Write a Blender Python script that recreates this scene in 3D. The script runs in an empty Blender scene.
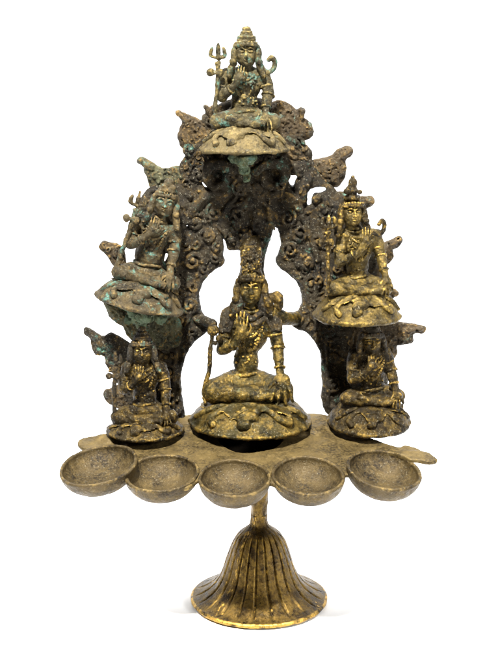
import bpy, math, random
import numpy as np
from mathutils import Vector, Matrix

random.seed(7)
S = 0.0005                       # metres per modelling unit (the lamp is about 30 cm tall)
scene = bpy.context.scene
COL = scene.collection

# ------------------------------------------------------------------ camera geometry
CAM = np.array([0.0, -1250.0, 550.0]); PITCH = math.radians(12.8); F = 1265.0
FW = np.array([0, math.cos(PITCH), -math.sin(PITCH)]); UP = np.array([0, math.sin(PITCH), math.cos(PITCH)])
def ray(px, py):
    return FW + np.array([1.0, 0, 0])*(px-250)/F + UP*(333-py)/F
def at(px, py, Y):
    r = ray(px, py); return CAM + r*((Y-CAM[1])/r[1])
def onplane(px, py, p0, n):
    r = ray(px, py); return CAM + r*(np.dot(p0-CAM, n)/np.dot(r, n))

# ------------------------------------------------------------------ volume modelling
def catmull(pts, sub=6, closed=False):
    p = [np.array(q, float) for q in pts]; out = []; n = len(p)
    rng = range(n) if closed else range(n-1)
    for i in rng:
        if closed: a, b, c, d = p[i-1], p[i], p[(i+1) % n], p[(i+2) % n]
        else: a, b, c, d = p[max(i-1, 0)], p[i], p[i+1], p[min(i+2, n-1)]
        for s in range(sub):
            t = s/sub
            out.append(0.5*((2*b)+(-a+c)*t+(2*a-5*b+4*c-d)*t*t+(-a+3*b-3*c+d)*t**3))
    if not closed: out.append(p[-1])
    return out

def lattice_noise(shape, h, L, seed):
    rs = np.random.RandomState(seed); A = None
    dims = [int(math.ceil(s*h/L))+3 for s in shape]
    A = rs.rand(*dims).astype(np.float32)*2-1
    for ax in range(3):
        c = np.arange(shape[ax])*h/L; i = np.floor(c).astype(int); t = (c-i).astype(np.float32); t = t*t*(3-2*t)
        sh = [1, 1, 1]; sh[ax] = -1; t = t.reshape(sh)
        A = np.take(A, i, axis=ax)*(1-t)+np.take(A, i+1, axis=ax)*t
    return A

class Vol:
    def __init__(s, lo, hi, h):
        s.lo = np.array(lo, float); s.h = h
        s.n = np.ceil((np.array(hi, float)-s.lo)/h).astype(int)+1
        s.f = np.full(tuple(s.n), 8.0, np.float32)
        s.ax = [(s.lo[i]+np.arange(s.n[i])*h).astype(np.float32) for i in range(3)]
    def blk(s, lo, hi):
        sl = []
        for i in range(3):
            a = int(max(0, math.floor((lo[i]-s.lo[i])/s.h))); b = int(min(s.n[i], math.ceil((hi[i]-s.lo[i])/s.h)+1))
            if b <= a: return None
            sl.append(slice(a, b))
        return tuple(sl), s.ax[0][sl[0]][:, None, None], s.ax[1][sl[1]][None, :, None], s.ax[2][sl[2]][None, None, :]
    def put(s, sl, d, k, op):
        c = s.f[sl]
        if op == 'u':
            if k > 0:
                q = np.maximum(k-np.abs(c-d), 0)/k; s.f[sl] = np.minimum(c, d)-q*q*k*0.25
            else: s.f[sl] = np.minimum(c, d)
        else:
            d = -d
            if k > 0:
                q = np.maximum(k-np.abs(c-d), 0)/k; s.f[sl] = np.maximum(c, d)+q*q*k*0.25
            else: s.f[sl] = np.maximum(c, d)
    def ell(s, c, r, k=2.0, op='u', rot=(0, 0, 0)):
        c = np.array(c, float); r = np.array(r, float); m = max(r)+k+2
        if rot == (0, 0, 0): mm = r+k+2
        else: mm = np.array([m, m, m])
        b = s.blk(c-mm, c+mm)
        if b is None: return
        sl, X, Y, Z = b; X = X-c[0]; Y = Y-c[1]; Z = Z-c[2]
        if rot != (0, 0, 0):
            from mathutils import Euler
            R = Euler([math.radians(a) for a in rot]).to_matrix().transposed()
            X, Y, Z = (R[0][0]*X+R[0][1]*Y+R[0][2]*Z, R[1][0]*X+R[1][1]*Y+R[1][2]*Z, R[2][0]*X+R[2][1]*Y+R[2][2]*Z)
        k0 = np.sqrt((X/r[0])**2+(Y/r[1])**2+(Z/r[2])**2); k1 = np.sqrt((X/r[0]**2)**2+(Y/r[1]**2)**2+(Z/r[2]**2)**2)
        s.put(sl, k0*(k0-1)/np.maximum(k1, 1e-6), k, op)
    def ball(s, c, r, k=1.0, op='u'): s.ell(c, (r, r, r), k, op)
    def tube(s, pts, rs, k=1.5, op='u', smooth=True, flat=None):
        pts = [np.array(p, float) for p in pts]
        if not isinstance(rs, (list, tuple)): rs = [rs]*len(pts)
        if smooth and len(pts) > 2:
            q = catmull([np.append(p, r) for p, r in zip(pts, rs)], 5); pts = [a[:3] for a in q]; rs = [max(.3, a[3]) for a in q]
        M = max(rs)+k+2; P = np.array(pts)
        b = s.blk(P.min(0)-M, P.max(0)+M)
        if b is None: return
        sl, X, Y, Z = b; D = None
        for a, c, ra, rb in zip(pts[:-1], pts[1:], rs[:-1], rs[1:]):
            v = c-a; L = max(np.dot(v, v), 1e-6)
            t = np.clip(((X-a[0])*v[0]+(Y-a[1])*v[1]+(Z-a[2])*v[2])/L, 0, 1)
            d = np.sqrt((X-a[0]-t*v[0])**2+(Y-a[1]-t*v[1])**2+(Z-a[2]-t*v[2])**2)-(ra+(rb-ra)*t)
            D = d if D is None else np.minimum(D, d)
        s.put(sl, D, k, op)
    def ring(s, c, R, r, k=1.0, sy=1.0, tilt=0, op='u'):
        pts = []
        for i in range(25):
            a = i*2*math.pi/24
            pts.append((c[0]+R*math.cos(a), c[1]+R*sy*math.sin(a), c[2]+tilt*math.cos(a)))
        s.tube(pts, r, k, op, smooth=False)
    def fn(s, lo, hi, f, k=1.0, op='u'):
        b = s.blk(lo, hi)
        if b is None: return
        sl, X, Y, Z = b; s.put(sl, f(X, Y, Z), k, op)
    def rough(s, amps, seed=0):
        for i, (L, a) in enumerate(amps):
            s.f += a*lattice_noise(s.f.shape, s.h, L, seed*13+i+1)
    def mesh(s, name):
        f = s.f; f = np.pad(f, 1, constant_values=8.0); lo = s.lo-s.h
        sg = f < 0; nx, ny, nz = f.shape
        cs = lambda a, i, j, k: a[i:nx-1+i, j:ny-1+j, k:nz-1+k]
        cnt = np.zeros((nx-1, ny-1, nz-1), np.int8)
        for i in (0, 1):
            for j in (0, 1):
                for k in (0, 1): cnt += cs(sg, i, j, k)
        act = (cnt > 0) & (cnt < 8); I = np.argwhere(act); ids = np.full(act.shape, -1, np.int32); ids[act] = np.arange(len(I))
        acc = np.zeros((len(I), 3)); num = np.zeros(len(I))
        for axis in range(3):
            o = [a for a in range(3) if a != axis]
            for u in (0, 1):
                for v in (0, 1):
                    A = I.copy(); A[:, o[0]] += u; A[:, o[1]] += v; B = A.copy(); B[:, axis] += 1
                    fa = f[A[:, 0], A[:, 1], A[:, 2]]; fb = f[B[:, 0], B[:, 1], B[:, 2]]; m = (fa < 0) != (fb < 0)
                    t = np.where(m, fa/np.where(m, fa-fb, 1), 0); p = (A-I).astype(float); p[:, axis] += t
                    acc[m] += p[m]; num[m] += 1
        V = (I+acc/num[:, None])*s.h+lo
        Q = []
        for axis in range(3):
            o = [(axis+1) % 3, (axis+2) % 3]
            a = np.take(sg, range(0, f.shape[axis]-1), axis=axis); b = np.take(sg, range(1, f.shape[axis]), axis=axis)
            E = np.argwhere(a != b); inside = a[E[:, 0], E[:, 1], E[:, 2]]
            def cid(du, dv):
                C = E.copy(); C[:, o[0]] -= du; C[:, o[1]] -= dv; return ids[C[:, 0], C[:, 1], C[:, 2]]
            q = np.stack([cid(1, 1), cid(0, 1), cid(0, 0), cid(1, 0)], 1); q[~inside] = q[~inside][:, ::-1]; Q.append(q)
        return to_mesh(name, V, np.concatenate(Q))

def to_mesh(name, V, Q):
    me = bpy.data.meshes.new(name); V = (np.asarray(V)*S).astype(np.float32); Q = np.asarray(Q, np.int32)
    me.vertices.add(len(V)); me.vertices.foreach_set('co', V.ravel())
    me.loops.add(Q.size); me.loops.foreach_set('vertex_index', Q.ravel())
    me.polygons.add(len(Q)); me.polygons.foreach_set('loop_start', np.arange(0, Q.size, 4, dtype=np.int32))
    me.polygons.foreach_set('use_smooth', np.ones(len(Q), bool)); me.update(calc_edges=True); me.validate()
    return me

def obj(name, me, mat, parent=None, loc=None, rot=None, scale=None, label=None):
    o = bpy.data.objects.new(name, me); COL.objects.link(o); me.materials.append(mat)
    if parent: o.parent = parent
    if loc is not None: o.location = Vector(loc)*S
    if rot is not None: o.rotation_euler = [math.radians(a) for a in rot]
    if scale is not None: o.scale = (scale,)*3
    if label: o['label'] = label
    return o

# ------------------------------------------------------------------ material
def metal(name, dark, mid, brass, wear=.5, green=.2, greencol=(.16, .24, .18), speck=.4, rough=.5, met=.6, bump=.6, gs=14, L=22, spec=.2):
    fine_hi = .85; dark = (dark[0]*.34, dark[1]*.31, dark[2]*.25); mid = (mid[0]*.47, mid[1]*.425, mid[2]*.32); brass = (brass[0]*.95, brass[1]*.88, brass[2]*.68)
    m = bpy.data.materials.new(name); m.use_nodes = True; nt = m.node_tree; N = nt.nodes; K = nt.links
    b = N['Principled BSDF']; tc = N.new('ShaderNodeTexCoord'); geo = N.new('ShaderNodeNewGeometry'); oi = N.new('ShaderNodeObjectInfo')
    off = N.new('ShaderNodeVectorMath'); off.operation = 'ADD'; K.new(tc.outputs['Object'], off.inputs[0])
    mul = N.new('ShaderNodeMath'); mul.operation = 'MULTIPLY'; mul.inputs[1].default_value = 3.0; K.new(oi.outputs['Random'], mul.inputs[0]); K.new(mul.outputs[0], off.inputs[1])
    def noise(Lu, det=6, ro=.6, dist=0):
        n = N.new('ShaderNodeTexNoise'); n.inputs['Scale'].default_value = 1/(Lu*S); n.inputs['Detail'].default_value = det
        n.inputs['Roughness'].default_value = ro; n.inputs['Distortion'].default_value = dist; K.new(off.outputs[0], n.inputs['Vector']); return n.outputs['Fac']
    def ramp(x, a, c, v0=0., v1=1.):
        r = N.new('ShaderNodeMapRange'); r.interpolation_type = 'SMOOTHSTEP'
        for i, v in enumerate((a, c, v0, v1)): r.inputs[i+1].default_value = v
        K.new(x, r.inputs[0]); return r.outputs[0]
    def math_(op, a, c):
        q = N.new('ShaderNodeMath'); q.operation = op; q.use_clamp = True
        for i, v in enumerate((a, c)):
            if isinstance(v, (int, float)): q.inputs[i].default_value = v
            else: K.new(v, q.inputs[i])
        return q.outputs[0]
    def mix(f, a, c):
        q = N.new('ShaderNodeMix'); q.data_type = 'RGBA'
        K.new(f, q.inputs['Factor']) if not isinstance(f, float) else setattr(q.inputs['Factor'], 'default_value', f)
        for s_, v in (('A', a), ('B', c)):
            sock = [i for i in q.inputs if i.name == s_ and i.type == 'RGBA'][0]
            if isinstance(v, tuple): sock.default_value = v+(1,)
            else: K.new(v, sock)
        return [o for o in q.outputs if o.type == 'RGBA'][0]
    c1 = mix(ramp(noise(L, 7, .65), .38, .62), dark, mid)
    fine = noise(2.6, 5, .7)
    c1 = mix(ramp(fine, .40, .62, 0, fine_hi), c1, mid)
    pt = ramp(geo.outputs['Pointiness'], .50, .56)
    wn = ramp(noise(12, 6, .7), .60-.3*wear, .76-.3*wear)
    wf = math_('MULTIPLY', math_('ADD', math_('MULTIPLY', pt, .85), .15), wn)
    wf = math_('MULTIPLY', wf, ramp(noise(3.2, 4, .7), .36, .58, .25, 1))
    c2 = mix(wf, c1, brass)
    gf = math_('MULTIPLY', ramp(noise(gs, 7, .7, .4), .70-.25*green, .80-.25*green), ramp(noise(2.4, 4, .75), .42, .58, .12, 1))
    gc = mix(ramp(noise(5), .4, .6), greencol, tuple(v*.55 for v in greencol))
    c3 = mix(gf, c2, gc)
    sp = math_('MULTIPLY', ramp(noise(1.9, 3, .8), .59, .67), speck)
    c4 = mix(sp, c3, (.36, .34, .25))
    pit = ramp(noise(1.9, 3, .7), .40, .30, 0, .7)
    c5 = mix(pit, c4, tuple(v*.5 for v in dark))
    K.new(c5, b.inputs['Base Color']); b.inputs['Specular IOR Level'].default_value = spec
    K.new(math_('MULTIPLY', math_('ADD', math_('MULTIPLY', wf, .6), min(.8, met*.9+.12)), math_('SUBTRACT', 1.0, gf)), b.inputs['Metallic'])
    r0 = ramp(noise(6, 5, .7), .3, .7, rough-.12, rough+.16); K.new(r0, b.inputs['Roughness'])
    bm = N.new('ShaderNodeBump'); bm.inputs['Strength'].default_value = bump; bm.inputs['Distance'].default_value = 2.4*S
    hh = math_('ADD', math_('MULTIPLY', noise(3.4, 6, .75), .6), math_('MULTIPLY', noise(1.4, 3, .7), .45)); K.new(hh, bm.inputs['Height'])
    K.new(bm.outputs[0], b.inputs['Normal'])
    return m

M_screen = metal('blackened_brass', (.005, .004, .003), (.046, .037, .023), (.32, .22, .09), .38, .50, (.07, .16, .12), .45, .58, .22, 1.0, 18, 22, .25)
M_lobe = metal('brown_cast_brass', (.010, .008, .005), (.095, .072, .046), (.30, .21, .10), .42, .42, (.13, .18, .14), .3, .55, .25, .9)
M_green = metal('green_crusted_brass', (.030, .032, .022), (.12, .13, .085), (.30, .20, .08), .5, .62, (.05, .13, .10), .4, .6, .2, 1.0, 12, 14, .25)
M_top = metal('green_brown_brass', (.012, .011, .007), (.095, .084, .050), (.34, .27, .12), .5, .72, (.07, .155, .12), .3, .55, .3, .7)
M_topped = metal('dusty_tan_brass', (.035, .028, .015), (.175, .146, .080), (.34, .27, .14), .5, .34, (.17, .27, .22), .25, .6, .3, .6)
M_left = metal('grey_brown_brass', (.014, .012, .008), (.095, .079, .050), (.27, .20, .10), .5, .66, (.055, .14, .112), .3, .6, .25, .7)
M_right = metal('olive_gold_brass', (.012, .010, .004), (.095, .074, .030), (.52, .38, .12), .58, .18, (.14, .17, .08), .25, .42, .5, .6)
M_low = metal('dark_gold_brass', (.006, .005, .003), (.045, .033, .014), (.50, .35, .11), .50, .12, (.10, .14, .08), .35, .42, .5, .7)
M_mid = metal('worn_gold_brass', (.007, .006, .003), (.062, .053, .020), (.60, .42, .12), .58, .32, (.12, .15, .08), .3, .40, .55, .6)
M_tray = metal('tan_tarnished_brass', (.050, .037, .016), (.175, .134, .062), (.29, .218, .096), .42, .12, (.16, .17, .11), .08, .56, .22, .35, 20, 34)
M_cup = metal('brown_tarnished_brass', (.026, .019, .010), (.118, .090, .046), (.28, .21, .10), .45, .12, (.15, .15, .10), .2, .52, .3, .5, 20, 26)
M_well = metal('near_black_brass', (.010, .008, .005), (.03, .022, .014), (.05, .04, .02), .2, .0, (.05, .05, .04), .05, .7, .2, .4)  # near-black tone over the whole well
M_foot = metal('polished_foot_brass', (.008, .005, .003), (.085, .056, .018), (.66, .44, .12), .72, .10, (.13, .13, .07), .15, .36, .6, .4, 14, 16)
M_verd = metal('verdigris_crust', (.05, .075, .05), (.20, .30, .24), (.20, .17, .08), .4, .55, (.11, .20, .165), .6, .85, .05, 1.0, 10, 8, .15)

# ------------------------------------------------------------------ root
FOOT = np.array([at(259, 602, -54)[0], -54.0, 0.0])
root = bpy.data.objects.new('oil_lamp', None); COL.objects.link(root); root.location = Vector(FOOT)*S
root.empty_display_size = .02
root['label'] = 'tarnished brass oil lamp with six seated deities, five cups and a fluted bell foot'
root['category'] = 'oil lamp'
def rel(p): return np.asarray(p)-FOOT

# ------------------------------------------------------------------ foot and stem (turned profile with flutes)
def turned(name, prof, inner, nseg, flute=None):
    V = []; n = nseg; rows = prof+inner
    for i, (r, z) in enumerate(rows):
        for j in range(n):
            a = 2*math.pi*j/n; rr = r
            if flute and i < len(prof): rr = r+flute(a, r, z)
            V.append((rr*math.cos(a), rr*math.sin(a), z))
    Q = []
    for i in range(len(rows)-1):
        for j in range(n):
            k = (j+1) % n; Q.append((i*n+j, i*n+k, (i+1)*n+k, (i+1)*n+j))
    return to_mesh(name, V, Q)
def dense(p, sub=6): return [tuple(q) for q in catmull(p, sub)]
footp = [(8.4, 92), (8.7, 86), (10.2, 81), (15.5, 76.5), (22, 71), (27.2, 62), (31.2, 51), (34.4, 41), (37.8, 31), (42.8, 22), (49, 15.2), (56.5, 10), (62.5, 6.8), (66.5, 5.2)]
foot_out = dense(footp[::-1], 9)
lip = [(65.5, .4), (68.4, .8), (69.6, 2.4), (69.2, 4.0), (67.6, 5.1)]
foot_in = [(4.5, 88), (12, 62), (23, 38), (36, 12), (58, 2.5), (65.5, .4)]
NF = 22
rsf = np.random.RandomState(3); fj = rsf.uniform(-.10, .10, NF); fd = rsf.uniform(.75, 1.2, NF)
def flute(a, r, z):
    env = min(1, max(0, (76-z)/6))*min(1, max(0, (z-5.2)/3.0))
    u = (a/(2*math.pi)*NF); i = int(round(u)) % NF; t = abs(u-round(u)-fj[i]*.6)*2*math.pi*r/NF      # arc distance from the groove
    g = math.exp(-(t/(.72+.010*(69-z)))**2)
    lump = .35*math.sin(a*5+z*.13)+.2*math.sin(a*17+z*.6)
    return env*(-2.6*g*fd[i])+lump*.7
f_me = turned('foot', lip+foot_out, foot_in, 1080, flute)
obj('foot', f_me, M_foot, root, (0, 0, 0), (0, 0, 4))
stem_top = 172
st = [(8.6, 86), (8.2, 90), (8.0, 96), (8.4, 104), (9.2, 114), (9.8, 124), (10.6, 134), (12, 144), (13, 150)]
sp_ = [(r*1.0, z) for r, z in dense(st[::-1], 4)]
def stemlump(a, r, z): return .35*math.sin(3*a+z*.2)+.25*math.sin(7*a-z*.33)
obj('stem', turned('stem', [(.5, 150)]+sp_+[(7.9, 84), (.5, 84)], [], 96, stemlump), M_foot, root, (0, 0, 0))

# ------------------------------------------------------------------ tray in its own tilted frame
TILT = math.radians(8)
T0 = np.array([0.0, -30.0, 177.0]); TX = np.array([1.0, 0, 0]); TY = np.array([0, math.cos(TILT), math.sin(TILT)]); TN = np.array([0, -math.sin(TILT), math.cos(TILT)])
def tr(px, py, w=0):
    p = onplane(px, py, T0+TN*w, TN)-T0; return (p@TX, p@TY)
def poly_sd(poly, X, Z):
    P = np.array(poly); d = np.full(np.broadcast(X, Z).shape, 1e9, np.float32); ins = np.zeros(d.shape, bool)
    for i in range(len(P)):
        a = P[i-1]; b = P[i]; e = b-a; wx = X-a[0]; wz = Z-a[1]
        t = np.clip((wx*e[0]+wz*e[1])/max(e@e, 1e-9), 0, 1); d = np.minimum(d, (wx-e[0]*t)**2+(wz-e[1]*t)**2)
        c = ((a[1] > Z) != (b[1] > Z))
        if b[1] != a[1]: c = c & (X < (b[0]-a[0])*(Z-a[1])/(b[1]-a[1])+a[0]); ins ^= c
    d = np.sqrt(d); return np.where(ins, -d, d)
cups = []
for (x0, x1, y0, y1, tl) in ((58.5, 138, 446, 487, 8), (124, 199.5, 455, 493, 3), (197.5, 271.5, 460, 498, 0), (271, 345.5, 457, 496, -2), (346, 422.5, 451, 491, -7)):
    cx, cy = (x0+x1)/2, (y0+y1)/2
    c = np.array(tr(cx, cy)); l = np.array(tr(x0, cy)); r = np.array(tr(x1, cy)); u = np.array(tr(cx, y0)); d = np.array(tr(cx, y1))
    cups.append(((u+d)/2*np.array([0, 1])+np.array([c[0], 0]), (r[0]-l[0])/2, (u[1]-d[1])/2, tl))
plate = [(77, 442), (82, 437), (94, 434.5), (108, 433), (118, 436), (140, 428), (170, 421), (190, 414), (250, 410), (322, 414), (335, 421), (346, 430), (360, 434), (378, 440), (398, 447), (404, 445), (414, 447), (428, 452), (438, 458), (430, 461), (415, 460), (408, 462),
         (400, 478), (384, 484), (366, 478), (346, 474), (338, 487), (308, 490), (284, 490), (271, 483), (258, 490), (233, 490), (210, 491), (198.5, 481), (188, 488), (166, 486), (142, 482), (131, 476), (118, 479), (98, 476), (75, 466), (78, 455), (88, 450), (94, 448), (82, 447)]
PL = [tr(*p) for p in plate]
PLs = [tuple(q) for q in catmull(PL, 3, True)]
arr = np.array(PLs)
v = Vol((arr[:, 0].min()-6, arr[:, 1].min()-6, -12), (arr[:, 0].max()+6, arr[:, 1].max()+6, 8), .8)
sd = poly_sd(PLs, v.ax[0][:, None], v.ax[1][None, :]).astype(np.float32)[:, :, None]
Z = v.ax[2][None, None, :]
wav = lattice_noise((v.n[0], v.n[1], 1), .8, 40, 5)*1.2+lattice_noise((v.n[0], v.n[1], 1), .8, 12, 6)*.4
q1 = sd+1.8; q2 = np.abs(Z-wav+2.2)-2.2+1.8
v.f = (np.sqrt(np.maximum(q1, 0)**2+np.maximum(q2, 0)**2)+np.minimum(np.maximum(q1, q2), 0)-1.8).astype(np.float32)
HC = np.array(tr(250, 452)); HR = 31.5; HC = HC+np.array([0, HR])
for (c, rx, ry, tl) in cups:
    v.ell((c[0], c[1], 0), (rx-3.2, ry-3.2, 22), 1.5, 's')
v.fn((HC[0]-45, HC[1]-45, -12), (HC[0]+45, HC[1]+45, 8), lambda X, Y, Z: np.sqrt((X-HC[0])**2+(Y-HC[1])**2)-HR+0*Z, 1.5, 's')
# low solder collars where the screen and side figures meet the plate
for (px, py, r) in ((112, 440, 8), (135, 440, 9), (160, 434, 12), (186, 428, 10), (196, 430, 8), (316, 430, 9), (330, 426, 10), (300, 434, 6)):
    a, b = tr(px, py); v.ell((a, b, 0), (r, r*.8, 3.2), 4)
a, b = tr(414, 454); v.ell((a, b, -1.5), (15, 6, 4), 4)
a, b = tr(104, 437); v.ell((a, b, -1.5), (9, 7, 4), 3)
v.rough(((9, .35), (3.5, .22), (1.8, .12)), 2)
tray = obj('tray', v.mesh('tray'), M_tray, root, rel(T0), (8, 0, 0))
def cup_mesh(rx, ry, dep, seed):
    v = Vol((-rx-5, -ry-5, -dep-5), (rx+5, ry+5, 5), .75)
    v.ell((0, 0, -.5), (rx-.4, ry-.4, dep), 0)
    v.ell((0, 0, 1.2), (rx-3.2, ry-3.2, dep-2.0), 0, 's')
    v.fn(v.lo, v.lo+v.n*.75, lambda X, Y, Z: -(Z+.2)+0*X+0*Y, 1.0, 's')
    R = []
    for i in range(41):
        a = i*math.pi/20; R.append(((rx-1.7)*math.cos(a), (ry-1.7)*math.sin(a), -.1+.4*math.sin(3*a+seed)))
    v.tube(R, 1.5, 1.5, smooth=False)
    v.rough(((12, .35), (4, .14), (1.8, .14)), 20+seed); return v.mesh('oil_cup')
for i, (c, rx, ry, tl) in enumerate(cups):
    o = obj('oil_cup', cup_mesh(rx, ry, 24, i), M_cup, tray, (c[0], c[1], .6), (0, -tl, 0))
v = Vol((-40, -40, -34), (40, 40, 3), .9)
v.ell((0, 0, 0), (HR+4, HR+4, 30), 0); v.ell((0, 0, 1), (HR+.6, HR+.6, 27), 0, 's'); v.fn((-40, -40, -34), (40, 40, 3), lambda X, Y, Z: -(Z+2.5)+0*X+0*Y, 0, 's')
v.rough(((9, .4),), 3); obj('oil_well', v.mesh('oil_well'), M_well, tray, (HC[0], HC[1], 0), label='near-black open well under the central figure')

# ------------------------------------------------------------------ openwork screen
YS = -6.0
def wpoly(pts, Y, sub=4):
    w = [at(px, py, Y) for px, py in pts]; return [tuple(q) for q in catmull([(p[0], p[2]) for p in w], sub, True)]
core = [(206, 112), (200, 130), (190, 150), (181, 163), (176, 178), (170, 196), (164, 215), (167, 235), (168, 250), (165, 262), (158, 285), (150, 310), (146, 335), (146, 365), (150, 400), (154, 430), (170, 432), (183, 428),
        (185, 414), (182, 398), (181, 384), (182, 370), (187, 353), (195, 341), (206, 332), (213, 329), (215, 323), (209, 320), (203, 314), (199.5, 304), (199.5, 294), (202, 284), (208, 275), (216, 268.5), (224, 263), (223, 254), (224, 247),
        (223, 238), (226, 243), (227, 249), (231, 250.5), (240, 251), (243, 256), (240, 268), (240, 282), (264, 282), (264, 268), (265, 256), (268, 245), (275, 227), (281, 239), (279, 252), (275, 261), (281, 269), (290, 275), (298, 285), (302, 298), (300, 308), (294, 314),
        (291, 322), (297, 328), (305, 331), (313, 339), (319, 351), (321, 366), (322, 385), (321, 399), (326, 412), (333, 412), (338, 400), (352, 395), (360, 350), (352, 310), (352, 270), (350, 240), (343, 215), (340, 200), (334, 187), (322, 178), (312, 160), (300, 146), (292, 128), (280, 108), (245, 96)]
lobes = [
    (-8, 5.5, [(176, 113), (179, 111), (183, 112), (191, 116), (200, 120), (208, 125), (215, 140), (205, 165), (187, 172), (180, 170), (180, 162), (186, 155), (181, 147), (178, 138), (179, 128), (182, 122), (179, 118)]),
    (-8, 3.5, [(205, 105), (209, 106.5), (214, 105), (216, 118), (207, 122)]),
    (-8, 6.5, [(264, 112), (268, 104), (280, 100), (290, 104), (296, 110), (300, 108), (304.5, 110), (304, 117), (311, 124), (313, 133), (309, 139), (301, 142), (308, 145), (312, 153), (310, 163), (295, 165), (270, 140)]),
    (-2, 6.5, [(303, 165), (312, 160), (330, 156), (338, 149), (346, 147), (352, 150), (351, 156), (346, 160), (347, 172), (342, 182), (336, 187), (325, 186), (316, 187), (305, 188), (296, 175)]),
    (-6, 5.5, [(139, 161), (142, 158), (148, 159), (156, 164), (166, 168), (178, 166), (186, 175), (184, 200), (165, 198), (150, 188), (147, 178), (143, 168)]),
    (-10, 5.5, [(100, 245), (103, 241), (110, 243), (118, 243), (124, 250), (126, 270), (114, 267), (108, 257), (101, 250)]),
    (-6, 4.5, [(358, 197), (366, 196), (373, 199), (373.5, 205), (367, 208), (363, 216), (356, 218), (350, 205)]),
    (-6, 6, [(360, 243), (380, 243), (392, 239), (399, 236.5), (402, 242), (399, 247), (393, 250), (394, 257), (388, 264), (378, 266), (366, 268)]),
    (-6, 4, [(380, 288), (393, 288), (398, 292), (395, 297), (384, 302)]),
    (-8, 6.5, [(350, 324), (388, 321), (405, 323), (417, 324), (425, 327), (424, 332), (414, 334), (413, 342), (403, 345), (397, 346), (397, 355), (388, 363), (384, 376), (350, 376)]),
    (-12, 6.5, [(84, 331), (88, 328), (94, 330), (102, 336), (112, 333), (122, 338), (135, 345), (152, 350), (152, 405), (128, 405), (118, 385), (112, 374), (106, 364), (104, 356), (96, 355), (92, 348), (90, 338), (85, 335)]),
    (-12, 5, [(104, 394), (111, 388), (125, 384), (132, 412), (117, 408), (107, 402)]),
    (-14, 10, [(103, 299), (112, 300), (150, 305), (178, 315), (180, 345), (150, 348), (130, 338), (122, 326), (111, 318), (106, 308)]),
]
lobes += [(-8, 7, [(147, 190), (165, 183), (190, 185), (186, 230), (182, 258), (170, 254), (163, 268), (162, 290), (140, 275), (135, 255), (141, 235), (136, 212)]),
    (-8, 7, [(330, 205), (345, 192), (362, 205), (368, 228), (376, 250), (382, 275), (378, 298), (335, 300)]),
    (-4, 7, [(330, 326), (394, 330), (388, 352), (388, 378), (384, 402), (335, 408)])]
holes = [[(195, 207), (190, 209), (187, 217), (183, 222), (184, 226), (188, 225), (192, 219)], [(203, 175), (207, 174), (206, 181), (208, 187), (204, 186), (202, 180)],
         [(287, 175), (293, 174), (298, 175), (296, 180), (293, 186), (289, 183)], [(307, 204), (307, 194), (311, 188), (318, 186), (325, 187), (326, 190), (322, 193), (316, 193), (312, 197), (311, 204)],
         [(289, 154), (293, 152.5), (294, 158), (290, 158.5)], [(163, 262), (166, 252), (168, 250), (168, 257)]]
hs = .8
pmin = at(84, 440, -20); pmax = at(425, 85, 0)
v = Vol((pmin[0]-12, -34, pmin[2]-4), (pmax[0]+12, 10, pmax[2]+5), hs)
XX = v.ax[0][:, None]; ZZ = v.ax[2][None, :]
def slab(poly, Y, half, rnd, k):
    a = np.array(poly); i0 = max(0, int((a[:, 0].min()-8-v.lo[0])/hs)); i1 = min(v.n[0], int((a[:, 0].max()+8-v.lo[0])/hs)+1)
    k0 = max(0, int((a[:, 1].min()-8-v.lo[2])/hs)); k1 = min(v.n[2], int((a[:, 1].max()+8-v.lo[2])/hs)+1)
    sd = poly_sd(poly, v.ax[0][i0:i1][:, None], v.ax[2][k0:k1][None, :]).astype(np.float32)[:, None, :]
    q1 = sd+rnd; q2 = np.abs(v.ax[1][None, :, None]-Y)-half+rnd
    d = np.sqrt(np.maximum(q1, 0)**2+np.maximum(q2, 0)**2)+np.minimum(np.maximum(q1, q2), 0)-rnd
    v.put((slice(i0, i1), slice(None), slice(k0, k1)), d, k, 'u'); return
CP = wpoly(core, YS)
slab(CP, YS, 6.5, 4.0, 0)
for (Y, half, p) in lobes[13:]: slab(wpoly(p, Y), Y, half, half*.95, 3)
for hp in holes:
    poly = wpoly(hp, YS); sd = poly_sd(poly, XX, ZZ).astype(np.float32)[:, None, :]; v.put((slice(None),)*3, sd+0*v.ax[1][None, :, None], 2.0, 's')
def w3(px, py, y=YS-7.5): return at(px, py, y)
# main ribs of the arch and scrolls seen in relief
def rib(pts, r, y=YS-7, k=2): v.tube([w3(px, py, y) for px, py in pts], r, k)
rib([(268, 196), (284, 194), (295, 200), (304, 220), (312, 240), (318, 262), (318, 285), (312, 305)], [3, 5, 6, 3.5, 3, 3, 3, 3])
rib([(226, 194), (208, 196), (196, 206), (184, 224), (178, 250), (176, 280), (178, 310)], [3, 4.5, 5, 3, 3, 3, 3])
rib([(206, 276), (196, 290), (192, 310), (184, 330), (177, 350), (174, 380), (173, 410)], 2.2)
rib([(296, 276), (306, 290), (311, 312), (320, 330), (327, 350), (328, 380), (328, 405)], 2.2)
rib([(232, 172), (222, 164), (210, 166), (206, 176), (212, 186), (224, 184), (226, 176)], [4, 5, 5, 4.5, 4, 3.5, 3], YS-10)
rib([(256, 172), (268, 164), (281, 166), (285, 176), (278, 186), (266, 184), (263, 176)], [4, 5, 5, 4.5, 4, 3.5, 3], YS-10)
rib([(226, 236), (222, 222), (226, 208), (236, 198)], 2.5); rib([(268, 236), (270, 222), (268, 208), (258, 198)], 2.5)
rib([(308, 178), (302, 190), (303, 200)], [5, 6, 4]); rib([(316, 200), (322, 196), (326, 202), (322, 208)], 3.6, YS-8)
rib([(184, 205), (178, 199), (182, 194), (190, 196)], 3.4); rib([(222, 160), (222, 150), (235, 152)], 4)
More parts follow.
